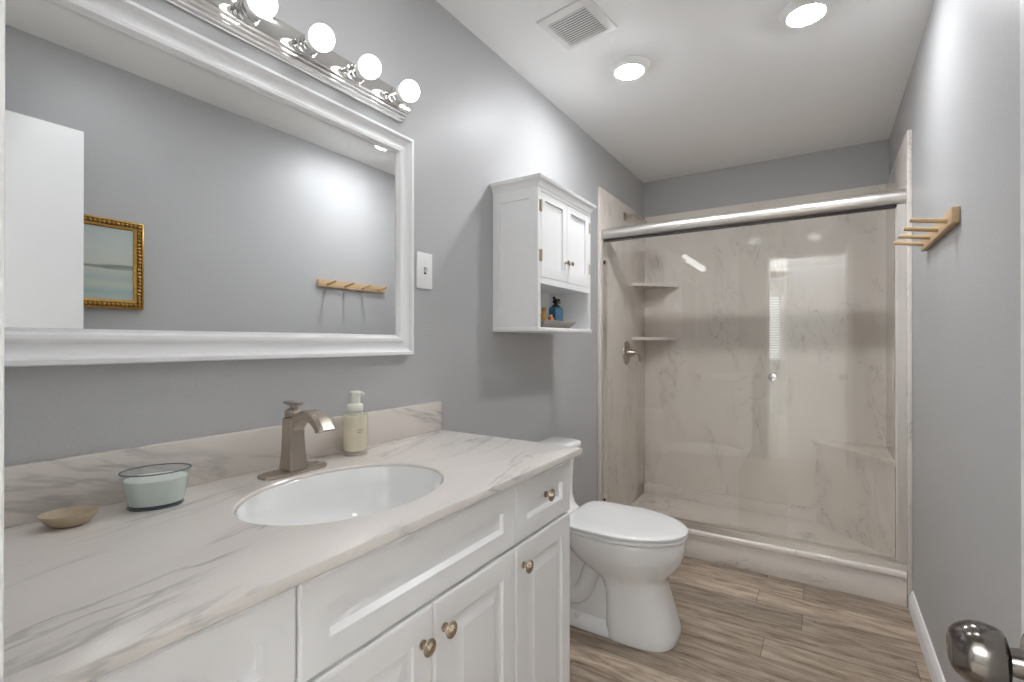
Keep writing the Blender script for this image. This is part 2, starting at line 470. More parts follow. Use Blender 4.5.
# ------------------------------------------------------------------ the bedroom seen only in reflections, behind the doorway
BX0, BX1, BY0 = -1.2, 2.8, -3.4
struct('floor_bedroom', boxes(((BX0-T, BY0-T, -0.08), (BX1+T, -0.031, -0.001))), 'carpet')
struct('ceiling_bedroom', boxes(((BX0-T, BY0-T, H), (BX1+T, -0.031, H+0.08))), 'ceiling')
struct('wall_bedroom_left', boxes(((BX0-T, BY0, 0), (BX0, -0.03, H))), 'bedwall')
struct('wall_bedroom_right', boxes(((BX1, BY0, 0), (BX1+T, -0.03, H))), 'bedwall')
struct('wall_bedroom_front', boxes(((BX0, -0.13, 0), (-0.10, -0.031, H)), ((W+0.10, -0.13, 0), (BX1, -0.031, H))), 'bedwall')
WX0, WX1, WZ0, WZ1 = -0.5, 0.60, 0.85, 2.0
struct('wall_bedroom_back', boxes(((BX0, BY0-T, 0), (WX0, BY0, H)), ((WX1, BY0-T, 0), (BX1, BY0, H)), ((WX0, BY0-T, 0), (WX1, BY0, WZ0)), ((WX0, BY0-T, WZ1), (WX1, BY0, H))), 'bedwall')
bm = nbm()
for a, b in (((WX0, BY0-0.08, WZ0), (WX0+0.05, BY0+0.01, WZ1)), ((WX1-0.05, BY0-0.08, WZ0), (WX1, BY0+0.01, WZ1)), ((WX0, BY0-0.08, WZ0), (WX1, BY0+0.01, WZ0+0.05)),
             ((WX0, BY0-0.08, WZ1-0.05), (WX1, BY0+0.01, WZ1)), (((WX0+WX1)/2-0.03, BY0-0.08, WZ0), ((WX0+WX1)/2+0.03, BY0+0.0, WZ1))):
    add_box(bm, a, b)
wn = struct('window_1', bm, 'trim', 'white framed bedroom window with bright daylight', 'window')
o = obj('pane', boxes(((WX0+0.03, BY0-0.07, WZ0+0.03), (WX1-0.03, BY0-0.065, WZ1-0.03))), 'day', wn)
bl = thing('window_blind', 'white slatted blind across the bedroom window, seen mirrored in the shower glass', 'window blind', ((WX0+WX1)/2, BY0+0.03, WZ0))
bm = nbm()
z = WZ0 + 0.06
while z < WZ1 - 0.06:
    add_prism(bm, [(BY0+0.013, z), (BY0+0.014, z-0.001), (BY0+0.048, z+0.021), (BY0+0.047, z+0.022)], 'x', WX0+0.02, WX1-0.02)
    z += 0.042
obj('slats', bm, 'plastic', bl)
obj('head_rail', boxes(((WX0, BY0+0.012, WZ1-0.05), (WX1, BY0+0.06, WZ1)), bev=0.004), 'plastic', bl)
obj('bottom_rail', boxes(((WX0+0.02, BY0+0.018, WZ0+0.02), (WX1-0.02, BY0+0.045, WZ0+0.04)), bev=0.003), 'plastic', bl)

lp = thing('fill_uplight', 'added metal bowl uplighter out of view, sending fill light through the doorway', 'ceiling light', (0.6, -1.9, H))  # invented source, brightens the vanity, toilet and shower through the doorway
bm = nbm(); add_lathe(bm, (0.6, -1.9, H-0.34), (0, 0, 1), [(0, 0), (0, 0.03), (0.01, 0.09), (0.035, 0.16), (0.07, 0.20), (0.073, 0.195), (0.045, 0.155), (0.022, 0.10), (0.020, 0.0)], 40)
obj('bowl', bm, 'satin', lp)
bm = nbm(); add_lathe(bm, (0.6, -1.9, H-0.319), (0, 0, 1), [(0, 0), (0, 0.008), (0.2885, 0.008), (0.29, 0.05), (0.3188, 0.05), (0.3188, 0)], 20)
obj('stem', bm, 'satin', lp)
bm = nbm()
for (z, r) in (): pass
add_loft(bm, [[(0.6+r*math.cos(2*math.pi*j/40), -1.9+r*math.sin(2*math.pi*j/40), H-0.34+z) for j in range(40)] for z, r in ((0.050, 0.01), (0.050, 0.150), (0.055, 0.150), (0.060, 0.13), (0.062, 0.01), (0.050, 0.01))], cap0=False, cap1=False)
obj('fill_glow', bm, 'fill_lamp', lp)

# ------------------------------------------------------------------ shower: base, wall panels, glass doors, fittings
SX0, SX1, SYB = 0.018, W-0.018, YB-0.018
sb = thing('shower_tray', 'cream marbled shower base with its low curb along the plank floor', 'shower base', (W/2, 3.2, 0))
bm = nbm()
add_box(bm, (0.019, YC, 0.0), (W-0.019, YC+0.11, 0.127), 0.004)
obj('curb', bm, 'pan', sb)
bm = nbm(); add_box(bm, (0.019, YS+0.003, 0.125), (W-0.019, YC+0.115, 0.157), 0.010, 3)
o = obj('ledge', bm, 'pan', sb); o['label'] = 'rounded cream ledge on top of the curb'
bm = nbm(); add_box(bm, (0.019, YC+0.10, 0.0), (W-0.019, SYB-0.001, 0.05)); add_box(bm, (0.019, SYB-0.03, 0.045), (W-0.019, SYB-0.001, 0.13), 0.006)
obj('pan_floor', bm, 'pan', sb)
bm = nbm(); add_lathe(bm, (0.72, 3.25, 0.0505), (0, 0, 1), [(0, 0.0), (0, 0.055), (0.004, 0.052), (0.004, 0.0)], 24)
obj('drain', bm, 'satin', sb)

SH = 2.129
tag(obj('shower_cladding', boxes(((SX0, SYB, 0.0505), (SX1, YB-0.0005, SH))), 'surround'), 'cream marbled back panel of the shower behind the sliding glass', 'shower wall panel')
tag(obj('shower_cladding', boxes(((0.0005, YS, 0.0), (SX0, YB-0.0005, SH)), bev=0.003), 'surround'), 'cream marbled side panel of the shower carrying the shower valve', 'shower wall panel')
tag(obj('shower_cladding', boxes(((SX1, YS, 0.0), (W-0.0005, YB-0.0005, SH)), bev=0.003), 'surround'), 'cream marbled side panel of the shower next to the peg rail', 'shower wall panel')
for zt, lab in ((1.605, 'upper marbled corner shelf in the back corner of the shower'), (1.222, 'lower marbled corner shelf in the shower, level with the wall cabinet bottom')):
    poly = [(SX0+0.0003, SYB-0.0003), (SX0+0.0003, SYB-0.29), (SX0+0.03, SYB-0.285), (SX0+0.12, SYB-0.20), (SX0+0.20, SYB-0.11), (SX0+0.245, SYB-0.03), (SX0+0.25, SYB-0.0003)]
    bm = nbm(); add_prism(bm, poly, 'z', zt-0.022, zt)
    tag(obj('corner_shelf', bm, 'surround'), lab, 'shelf')
bm = nbm(); add_prism(bm, [(1.10, SYB-0.0305), (1.10, SYB-0.0303), (SX1-0.0003, SYB-0.0303), (SX1-0.0003, 3.20)], 'z', 0.535, 0.563)
add_prism(bm, [(1.118, SYB-0.0303), (SX1-0.0003, SYB-0.0303), (SX1-0.0003, 3.22)], 'z', 0.0502, 0.54)
add_prism(bm, [(1.10, SYB-0.0303), (SX1-0.0003, SYB-0.0303), (SX1-0.0003, SYB-0.0003), (1.10, SYB-0.0003)], 'z', 0.1305, 0.563)
tag(obj('shower_bench', bm, 'surround'), 'solid triangular marbled seat in the shower corner', 'shower seat')

en = thing('shower_door', 'sliding glass shower doors framed in satin nickel', 'shower door', (W/2, YC+0.02, 0.157))
GY0, GY1 = 2.800, 2.832
# header: rounded rail
hp = []
for k in range(13):
    t = R(90 + 180*k/12)
    hp.append((2.806 + 0.032*math.cos(t), 1.843 + 0.036*math.sin(t)))
hp += [(2.850, 1.807), (2.850, 1.879)]
bm = nbm(); add_prism(bm, hp, 'x', SX0+0.0005, SX1-0.0005)
hd = obj('header_rail', bm, 'satin', en)
bm = nbm(); add_box(bm, (SX0+0.012, 2.790, 1.803), (SX1-0.03, 2.846, 1.8075))
obj('rail_shadow', bm, 'black', en)  # black strip standing in for the shadow under the header
bm = nbm(); add_prism(bm, [(2.782, 0.1572), (2.852, 0.1572), (2.852, 0.185), (2.842, 0.185), (2.842, 0.172), (2.822, 0.172), (2.822, 0.190), (2.816, 0.190), (2.816, 0.172), (2.794, 0.172), (2.790, 0.187), (2.784, 0.187)], 'x', SX0+0.0005, SX1-0.0005)
obj('bottom_track', bm, 'satin', en)
bm = nbm(); add_prism(bm, [(SX1-0.0005, 2.784), (SX1-0.034, 2.784), (SX1-0.034, 2.796), (SX1-0.022, 2.797), (SX1-0.022, 2.822), (SX1-0.034, 2.823), (SX1-0.034, 2.848), (SX1-0.0005, 2.848)], 'z', 0.1905, 1.8065)
obj('wall_jamb', bm, 'satin', en)
bm = nbm(); add_prism(bm, [(SX0+0.0005, 2.784), (SX0+0.012, 2.784), (SX0+0.012, 2.848), (SX0+0.0005, 2.848)], 'z', 0.1905, 1.8065)
obj('wall_jamb', bm, 'satin', en)
g0 = obj('glass_panel', boxes(((SX0+0.014, GY0, 0.176), (1.005, GY0+0.006, 1.802))), 'glass', en); g0['label'] = 'front sliding pane at the shower-head side'
g1 = obj('glass_panel', boxes(((0.778, GY1, 0.176), (SX1-0.016, GY1+0.006, 1.802))), 'glass', en); g1['label'] = 'rear pane at the corner-seat side'
bm = nbm(); add_lathe(bm, (0.940, GY0-0.0005, 1.007), (0, -1, 0), [(0, 0), (0, 0.012), (0.008, 0.012), (0.010, 0.019), (0.018, 0.021), (0.023, 0.018), (0.025, 0.0)], 24)
obj('knob', bm, 'chrome', g0)
for zb in (1.670, 0.222):
    obj('bumper', boxes(((SX0+0.0122, 2.786, zb-0.011), (SX0+0.022, 2.798, zb+0.011)), bev=0.002), 'black', en)

hd_ = thing('showerhead', 'brushed nickel shower arm on the wall above the glass door header', 'shower head', (SX0, 3.20, 2.04))
bm = nbm(); add_lathe(bm, (SX0+0.0005, 3.20, 2.04), (1, 0, 0), [(0, 0), (0, 0.030), (0.004, 0.029), (0.010, 0.018), (0.012, 0.0)], 28)
obj('flange', bm, 'nickel', hd_)
arm = bez((0.025, 3.20, 2.04), (0.09, 3.20, 2.045), (0.12, 3.20, 2.035), (0.165, 3.20, 1.975), 12)
bm = nbm(); add_tube(bm, arm, 0.0105)
obj('arm', bm, 'nickel', hd_)
bm = nbm(); dv = Vector((0.045, 0, -0.06)).normalized()
add_lathe(bm, Vector(arm[-1]) - dv*0.005, dv, [(0, 0), (0, 0.014), (0.020, 0.016), (0.030, 0.034), (0.055, 0.047), (0.062, 0.047), (0.064, 0.0)], 28)
obj('spray_face', bm, 'nickel', hd_)

va = thing('shower_valve', 'round brushed nickel shower valve with lever on the marbled side panel', 'shower valve', (SX0, 3.235, 1.11))
bm = nbm(); add_lathe(bm, (SX0+0.0005, 3.235, 1.11), (1, 0, 0), [(0, 0), (0, 0.082), (0.005, 0.080), (0.010, 0.066), (0.013, 0.040), (0.014, 0.0)], 40)
obj('escutcheon', bm, 'nickel', va)
bm = nbm(); add_lathe(bm, (SX0+0.014, 3.235, 1.11), (1, 0, 0), [(-0.002, 0), (-0.002, 0.030), (0.018, 0.027), (0.030, 0.022), (0.050, 0.018), (0.056, 0.0)], 28)
obj('hub', bm, 'nickel', va)
bm = nbm(); add_tube(bm, bez((SX0+0.055, 3.235, 1.115), (SX0+0.07, 3.25, 1.112), (SX0+0.075, 3.285, 1.10), (SX0+0.07, 3.305, 1.055), 8), [0.013, 0.013, 0.012, 0.011, 0.010, 0.010, 0.009, 0.009, 0.008])
obj('lever', bm, 'nickel', va)

# ------------------------------------------------------------------ vanity cabinet
VY0, VY1, VF = YE+0.004, 1.288, 0.522        # ends and face-frame plane
vc = thing('vanity_cabinet', 'long white bathroom vanity cabinet under the marbled counter', 'vanity cabinet', (0.27, (VY0+VY1)/2, 0))
bm = nbm()
add_box(bm, (0.002, VY0, 0.0), (0.452, VY1-0.02, 0.09))
add_box(bm, (0.002, VY0, 0.09), (VF, VY0+0.018, 0.854))
add_box(bm, (0.002, VY1-0.018, 0.0), (VF, VY1, 0.854), 0.002)
add_box(bm, (0.002, VY0+0.018, 0.09), (VF-0.018, VY1-0.018, 0.108))
add_box(bm, (VF-0.018, VY0+0.018, 0.09), (VF, VY1-0.018, 0.69))
add_box(bm, (VF-0.018, VY0+0.018, 0.69), (VF, VY1-0.018, 0.854))
obj('carcass', bm, 'cab', vc)
X1 = VF + 0.019
DR = [(0.0015, 0.0008), (0.004, 0.0), (0.050, 0.0), (0.052, 0.0045), (0.066, 0.0085)]
def drawer(y0, y1, z0, z1):
    bm = nbm()
    rings = [rect(y0, y1, z0, z1, VF+0.0005), rect(y0, y1, z0, z1, X1-0.004), rect(y0+.0015, y1-.0015, z0+.0015, z1-.0015, X1-0.0012), rect(y0+.005, y1-.005, z0+.005, z1-.005, X1)]
    iy, it, ib = 0.050, 0.052, 0.052
    for k, dep in ((0.0, 0.0), (0.003, 0.010), (0.006, 0.010)):
        rings.append(rect(y0+iy+k, y1-iy-k, z0+ib-0.006+k*2.6, z1-it-k, X1-dep))
    add_loft(bm, rings)
    return bm
def door(y0, y1, z0, z1):
    bm = nbm()
    rings = [rect(y0, y1, z0, z1, VF+0.0005), rect(y0, y1, z0, z1, X1-0.005), rect(y0+.002, y1-.002, z0+.002, z1-.002, X1-0.0015), rect(y0+.006, y1-.006, z0+.006, z1-.006, X1)]
    for ins, dep in ((0.052, 0.0), (0.054, 0.005), (0.060, 0.0075), (0.066, 0.0075), (0.088, 0.0015), (0.089, 0.0008)):
        rings.append(rect(y0+ins, y1-ins, z0+ins, z1-ins, X1-dep))
    add_loft(bm, rings)
    return bm
def knob(parent, y, z, x=None):
    x = X1 if x is None else x
    bm = nbm()
    add_lathe(bm, (x+0.0002, y, z), (1, 0, 0), [(0, 0), (0, 0.0085), (0.003, 0.0085), (0.005, 0.0055), (0.013, 0.0050), (0.015, 0.009), (0.0165, 0.0145), (0.0185, 0.0160), (0.0205, 0.0152),
                                         (0.0210, 0.0125), (0.0222, 0.0120), (0.0222, 0.0100), (0.0236, 0.0092), (0.0236, 0.0068), (0.0250, 0.0060), (0.0252, 0.0)], 28)
    return obj('knob', bm, 'bronze', parent, 40)
ZD0, ZD1, ZT = 0.700, 0.845, 0.692
# left bank
d = obj('drawer', drawer(VY0+0.012, 0.4085, ZD0, ZD1), 'cab', vc, 18); knob(d, 0.255, 0.775)
d = obj('door', door(VY0+0.012, 0.4085, 0.100, ZT), 'cab', vc, 18); knob(d, 0.372, 0.640)
# middle: false front above a pair of doors
o = obj('false_drawer_front', drawer(0.4115, 0.9785, ZD0, ZD1), 'cab', vc, 18); o['label'] = 'wide drawer front without a knob'
d = obj('door', door(0.4115, 0.6895, 0.100, ZT), 'cab', vc, 18); knob(d, 0.659, 0.632)
d = obj('door', door(0.6925, 0.9785, 0.100, ZT), 'cab', vc, 18); knob(d, 0.720, 0.634)
# right bank
d = obj('drawer', drawer(0.9815, 1.276, ZD0, ZD1), 'cab', vc, 18); knob(d, 1.125, 0.784)
d = obj('door', door(0.9815, 1.276, 0.100, ZT), 'cab', vc, 18); knob(d, 1.013, 0.641)

# ------------------------------------------------------------------ counter with backsplash, basin, faucet
SCX, SCY, SA, SB = 0.312, 0.683, 0.172, 0.224     # basin centre, half-sizes along x and y
CX1, CY0, CY1, CZ0, CZ1 = 0.563, YE+0.002, 1.312, 0.855, 0.875
ct = thing('vanity_counter', 'cream marbled vanity counter with low backsplash, over the white cabinet', 'counter', (0.28, 0.70, CZ0))
bm = nbm()
angs = sorted(set([2*math.pi*k/72 for k in range(72)] + [math.atan2(cy-SCY, cx-SCX) % (2*math.pi) for cx in (0.0, CX1) for cy in (CY0, CY1)]))
def rect_pt(t, g=0.0):
    c, s = math.cos(t), math.sin(t); k = 1e9
    if c > 1e-9: k = min(k, (CX1-g-SCX)/c)
    if c < -1e-9: k = min(k, (0.0005-SCX)/c)
    if s > 1e-9: k = min(k, (CY1-g-SCY)/s)
    if s < -1e-9: k = min(k, (CY0-SCY)/s)
    return (SCX+k*c, SCY+k*s)
def el_pt(t, g=0.0):
    a, b = SA+g, SB+g
    c, s = math.cos(t), math.sin(t); k = 1/math.sqrt((c/a)**2 + (s/b)**2)
    return (SCX+k*c, SCY+k*s)
rings = [[(*el_pt(t), CZ0) for t in angs], [(*rect_pt(t, 0.003), CZ0) for t in angs], [(*rect_pt(t), CZ0+0.003) for t in angs], [(*rect_pt(t), CZ1-0.004) for t in angs],
         [(*rect_pt(t, 0.0015), CZ1-0.001) for t in angs], [(*rect_pt(t, 0.005), CZ1) for t in angs], [(*el_pt(t, 0.003), CZ1) for t in angs], [(*el_pt(t), CZ1-0.003) for t in angs], [(*el_pt(t), CZ0) for t in angs]]
add_loft(bm, rings, cap0=False, cap1=False)
bmesh.ops.remove_doubles(bm, verts=bm.verts, dist=1e-5)
obj('countertop', bm, 'counter', ct, 30)
bm = nbm(); add_box(bm, (0.0005, CY0, CZ1), (0.020, CY1, 0.976), 0.0025)
obj('backsplash', bm, 'splash', ct)

sk = thing('sink', 'white oval undermount sink set into the marbled counter', 'sink', (SCX, SCY, CZ0-0.13))
bm = nbm()
inner = [(-0.0006, CZ0-0.002), (-0.0006, CZ1-0.009), (-0.002, CZ1-0.0075), (-0.004, CZ1-0.010), (-0.008, CZ0-0.030), (-0.014, CZ0-0.060), (-0.032, CZ0-0.090), (-0.062, CZ0-0.114), (-0.100, CZ0-0.126), (-0.135, CZ0-0.131), (-0.150, CZ0-0.133)]
rings = [ellipse(SCX, SCY, z, SA+g, SB+g) for g, z in inner]
outer = [(g+0.010, z-0.010) for g, z in inner[4:]]
rings = [ellipse(SCX, SCY, z, max(SA+g, 0.005), max(SB+g, 0.005)) for g, z in reversed(outer)] + [ellipse(SCX, SCY, CZ0-0.012, SA+0.014, SB+0.014), ellipse(SCX, SCY, CZ0-0.001, SA+0.014, SB+0.014), ellipse(SCX, SCY, CZ0-0.001, SA-0.0006, SB-0.0006)] + rings[1:]
add_loft(bm, rings)
obj('basin', bm, 'porcelain', sk)
bm = nbm(); add_lathe(bm, (SCX, SCY, CZ0-0.1328), (0, 0, 1), [(0, 0), (0, 0.024), (0.003, 0.023), (0.004, 0.017), (0.003, 0.015), (0.004, 0.0)], 28)
obj('drain', bm, 'nickel', sk)

fx, fy, fz = 0.097, 0.692, CZ1
fa = thing('faucet', 'brushed nickel single-handle faucet behind the oval sink', 'faucet', (fx, fy, fz))
bm = nbm()
def octo(hx, hy, c, z): return [(fx+sx, fy+sy, z) for sx, sy in ((-hx, -hy+c), (-hx+c*0.7, -hy), (hx-c*0.7, -hy), (hx, -hy+c), (hx, hy-c), (hx-c*0.7, hy), (-hx+c*0.7, hy), (-hx, hy-c))]
add_loft(bm, [octo(0.028, 0.079, 0.016, fz+0.0003), octo(0.028, 0.079, 0.016, fz+0.007), octo(0.024, 0.074, 0.014, fz+0.010)])
obj('base_plate', bm, 'nickel', fa)
# body and spout: one swept rectangular section, rising then arching over the basin
path = [((fx, fz+0.010), 0.0265, 0.0235, 0), ((fx, fz+0.020), 0.0255, 0.0225, 0), ((fx-0.001, fz+0.050), 0.0220, 0.0200, 0), ((fx-0.002, fz+0.085), 0.0205, 0.0188, 0), ((fx-0.002, fz+0.110), 0.0200, 0.0185, 0), ((fx-0.001, fz+0.128), 0.0195, 0.0185, 0), ((fx-0.001, fz+0.131), 0.0180, 0.0170, 0)]
bm = nbm()
def rr(cx, cz, hx, hy):
    c = 0.004
    return [(cx+a, fy+b, cz) for a, b in ((-hx, -hy+c), (-hx+c, -hy), (hx-c, -hy), (hx, -hy+c), (hx, hy-c), (hx-c, hy), (-hx+c, hy), (-hx, hy-c))]
add_loft(bm, [rr(p[0], p[1], hx, hy) for p, hx, hy, _ in path])
obj('body', bm, 'nickel', fa, 25)
top = bez((fx+0.002, fz+0.122), (fx+0.040, fz+0.164), (fx+0.104, fz+0.160), (fx+0.131, fz+0.112), 14)
bot = bez((fx+0.010, fz+0.088), (fx+0.030, fz+0.132), (fx+0.078, fz+0.148), (fx+0.110, fz+0.106), 14)
bm = nbm(); rings = []
for i, (t, b) in enumerate(zip(top, bot)):
    hy = 0.0165 + 0.0055*(i/14)
    rings.append([(b[0], fy-hy+0.003, b[1]), (t[0]*0.85+b[0]*0.15, fy-hy, t[1]*0.85+b[1]*0.15), (t[0], fy-hy+0.004, t[1]),
                  (t[0]+0.0015, fy-hy+0.008, t[1]+0.002), (t[0]+0.0015, fy+hy-0.008, t[1]+0.002),
                  (t[0], fy+hy-0.004, t[1]), (t[0]*0.85+b[0]*0.15, fy+hy, t[1]*0.85+b[1]*0.15), (b[0], fy+hy-0.003, b[1])])
add_loft(bm, rings)
obj('spout', bm, 'nickel', fa, 25)
bm = nbm(); add_loft(bm, [rr(fx-0.001, fz+0.1315, 0.0150, 0.0140), rr(fx-0.001, fz+0.1350, 0.0165, 0.0155), rr(fx-0.001, fz+0.1460, 0.0165, 0.0155), rr(fx-0.001, fz+0.1510, 0.0120, 0.0110), rr(fx-0.001, fz+0.1540, 0.0080, 0.0075), rr(fx-0.001, fz+0.1600, 0.0085, 0.0080)])
obj('handle_collar', bm, 'nickel', fa, 25)
bm = nbm()
add_prism(bm, [(fx-0.026, fz+0.1640), (fx-0.010, fz+0.1600), (fx+0.014, fz+0.1600), (fx+0.026, fz+0.1650), (fx+0.026, fz+0.1690), (fx+0.012, fz+0.1660), (fx-0.010, fz+0.1660), (fx-0.026, fz+0.1680)], 'y', fy-0.011, fy+0.011)
obj('lever_handle', bm, 'nickel', fa, 25)

# ------------------------------------------------------------------ things on the counter
bx, by, bz = 0.068, 0.896, CZ1
so = thing('soap_dispenser', 'clear glass soap bottle with ivory pump beside the faucet', 'soap dispenser', (bx, by, bz))
bm = nbm(); add_lathe(bm, (bx, by, bz+0.0003), (0, 0, 1), [(0, 0), (0, 0.0335), (0.002, 0.0355), (0.100, 0.0355), (0.112, 0.0335), (0.119, 0.0270), (0.122, 0.0180), (0.130, 0.0165), (0.130, 0.0)], 40)
obj('bottle', bm, 'soap_glass', so, 50)
bm = nbm(); add_lathe(bm, (bx, by, bz+0.013), (0, 0, 1), [(0, 0), (0, 0.030), (0.004, 0.0325), (0.088, 0.0325), (0.096, 0.031), (0.0965, 0.0)], 40)
obj('liquid', bm, 'soap', so, 50)
bm = nbm(); add_lathe(bm, (bx, by, bz+0.119), (0, 0, 1), [(0, 0), (0, 0.0200), (0.002, 0.0215), (0.017, 0.0215), (0.020, 0.0190), (0.022, 0.0135), (0.044, 0.0135), (0.044, 0.0)], 32)
obj('collar', bm, 'pump', so, 40)
bm = nbm(); add_lathe(bm, (bx, by, bz+0.160), (0, 0, 1), [(0, 0), (0, 0.0150), (0.010, 0.0165), (0.014, 0.0140), (0.015, 0.0)], 28)
add_tube(bm, [(bx, by, bz+0.169), (bx+0.014, by+0.009, bz+0.168), (bx+0.022, by+0.013, bz+0.166)], [0.0065, 0.006, 0.0045], 12)
obj('pump_head', bm, 'pump', so, 40)
bm = nbm()
rnd = random.Random(4)
for r_, (a0, a1) in enumerate(((-34, -8), (-30, -12))):
    a = a0
    while a < a1:
        w_ = rnd.uniform(2.0, 4.5)
        z0 = bz + 0.070 - r_*0.006
        pts = []
        for rr_ in (0.0357, 0.0359):
            pts.append([(bx + rr_*math.cos(R(q)), by + rr_*math.sin(R(q)), zz) for q, zz in ((a, z0), (a+w_, z0+0.001), (a+w_, z0+0.0035), (a, z0+0.002))])
        add_loft(bm, pts); a += w_ + 1.5
obj('label_print', bm, 'print', so)

ccx, ccy, crot = 0.094, 0.410, R(62)
ca = thing('candle', 'oval pale blue glass jar candle beside the tan soap dish', 'candle', (ccx, ccy, CZ1))
bm = nbm()
lv = [(0.0003, 0.043, 0.032), (0.003, 0.045, 0.034), (0.034, 0.051, 0.040), (0.0675, 0.0565, 0.046)]
rings = [ellipse(ccx, ccy, CZ1+z, a, b, crot) for z, a, b in lv] + [ellipse(ccx, ccy, CZ1+z, a-0.003, b-0.003, crot) for z, a, b in reversed(lv[1:])]
rings[-1] = ellipse(ccx, ccy, CZ1+0.006, 0.042, 0.031, crot)
add_loft(bm, rings)
obj('jar', bm, 'jar_glass', ca, 60)
bm = nbm()
add_loft(bm, [ellipse(ccx, ccy, CZ1+z, a, b, crot) for z, a, b in ((0.0675, 0.0533, 0.0428), (0.0686, 0.0538, 0.0433), (0.0686, 0.0562, 0.0457), (0.0675, 0.0567, 0.0462), (0.0667, 0.0564, 0.0459), (0.0667, 0.0534, 0.0429))], cap0=False, cap1=False)
o = obj('jar_rim', bm, 'jar_edge', ca, 60); o['label'] = 'dark blue glass rim'
bm = nbm()
add_loft(bm, [ellipse(ccx, ccy, CZ1+z, a, b, crot) for z, a, b in ((0.0002, 0.0433, 0.0323), (0.0026, 0.0452, 0.0342))], cap0=True, cap1=True)
o = obj('jar_foot', bm, 'jar_edge', ca, 60); o['label'] = 'dark blue glass foot'
bm = nbm(); add_loft(bm, [ellipse(ccx, ccy, CZ1+z, a, b, crot) for z, a, b in ((0.007, 0.0415, 0.0305), (0.034, 0.0473, 0.0363), (0.053, 0.0502, 0.0395), (0.054, 0.0485, 0.0380))])
obj('wax', bm, 'wax', ca, 50)
for k in (-0.024, 0.024):
    bm = nbm(); add_tube(bm, [(ccx+k*math.cos(crot), ccy+k*math.sin(crot), CZ1+0.053), (ccx+k*math.cos(crot), ccy+k*math.sin(crot), CZ1+0.060)], 0.001, 6)
    obj('wick', bm, 'pump', ca)

dx_, dy_, drot = 0.087, 0.286, R(58)
bm = nbm()
lv = [(0.0004, 0.030, 0.018), (0.004, 0.040, 0.024), (0.014, 0.054, 0.034), (0.0215, 0.060, 0.039), (0.0228, 0.0595, 0.0385), (0.0225, 0.0575, 0.0365), (0.0160, 0.050, 0.031), (0.0110, 0.036, 0.021), (0.0100, 0.015, 0.010)]
rings = []
for z, a, b in lv:
    ring = []
    for p in ellipse(0, 0, 0, a*0.66, b*0.82, 0, 48):
        ring.append((dx_ + p[0]*math.cos(drot) - p[1]*math.sin(drot), dy_ + p[0]*math.sin(drot) + p[1]*math.cos(drot), CZ1 + z))
    rings.append(ring)
add_loft(bm, rings)
tag(obj('soap_dish', bm, 'dish', None, 60), 'small tan boat-shaped soap dish by the backsplash, beside the candle', 'soap dish')

# ------------------------------------------------------------------ mirror
MY0, MY1, MZ0, MZ1 = 0.118, 1.166, 1.143, 1.850
mi = thing('mirror', 'wide white framed mirror over the vanity', 'mirror', (0.0, (MY0+MY1)/2, (MZ0+MZ1)/2))
bm = nbm()
MS = 0.87
prof = [(0.0, 0.001), (0.0, 0.024), (0.003, 0.030), (0.012, 0.031), (0.015, 0.028), (0.018, 0.022), (0.028, 0.017), (0.038, 0.015), (0.044, 0.016), (0.048, 0.021), (0.054, 0.0235), (0.062, 0.022), (0.067, 0.017), (0.069, 0.013), (0.071, 0.013), (0.072, 0.001)]
add_loft(bm, [rect(MY0+i*MS, MY1-i*MS, MZ0+i*MS, MZ1-i*MS, x) for i, x in prof], cap0=False, cap1=False)
obj('frame', bm, 'trim', mi, 30)
bm = nbm(); i = 0.0715*MS
add_loft(bm, [rect(MY0+i, MY1-i, MZ0+i, MZ1-i, 0.002), rect(MY0+i, MY1-i, MZ0+i, MZ1-i, 0.008), rect(MY0+i+0.004, MY1-i-0.004, MZ0+i+0.004, MZ1-i-0.004, 0.0095)])
obj('mirror_glass', bm, 'mirror', mi, 0)

# ------------------------------------------------------------------ vanity light bar with six bulbs
LY0, LY1, LZ = 0.232, 1.134, 1.948
li = thing('vanity_light', 'chrome vanity light bar with round bulbs above the mirror', 'light fixture', (0.0, (LY0+LY1)/2, LZ))
hs = [(0.0005, 0.050), (0.006, 0.050), (0.009, 0.0475), (0.010, 0.0435), (0.014, 0.043), (0.0175, 0.0405), (0.0185, 0.0365), (0.0225, 0.036), (0.0265, 0.0335), (0.0275, 0.0295), (0.032, 0.029), (0.036, 0.0265), (0.037, 0.023)]
poly = [(x, LZ-h) for x, h in hs] + [(x, LZ+h) for x, h in reversed(hs)]
bm = nbm(); add_prism(bm, poly, 'y', LY0, LY1)
obj('back_plate', bm, 'chrome', li, 20)
BX = 0.101
for k in range(6):
    yb = 1.071 - 0.153*k
    bm = nbm(); add_lathe(bm, (0.037, yb, LZ), (1, 0, 0), [(-0.001, 0), (-0.001, 0.028), (0.003, 0.028), (0.005, 0.0235), (0.012, 0.023), (0.013, 0.025), (0.018, 0.025), (0.019, 0.023), (0.024, 0.023), (0.025, 0.0245), (0.030, 0.0245), (0.031, 0.0)], 28)
    s = obj('socket', bm, 'chrome', li, 30)
    bm = nbm()
    pr_ = [(-0.018, 0), (-0.018, 0.0245)] + [(-0.031*math.cos(R(q)), 0.031*math.sin(R(q))) for q in range(54, 171, 9)] + [(0.031, 0)]
    add_lathe(bm, (BX, yb, LZ), (1, 0, 0), pr_, 32)
    b = obj('bulb', bm, 'bulb', li, 60)
    bm = nbm(); add_lathe(bm, (BX, yb, LZ), (1, 0, 0), [(-0.0365, 0), (-0.0365, 0.0225), (-0.034, 0.0245), (-0.0185, 0.0262), (-0.0165, 0.0258), (-0.0165, 0.0)], 32)
    obj('collar', bm, 'plastic', b, 40); b['label'] = 'round lit white bulb'

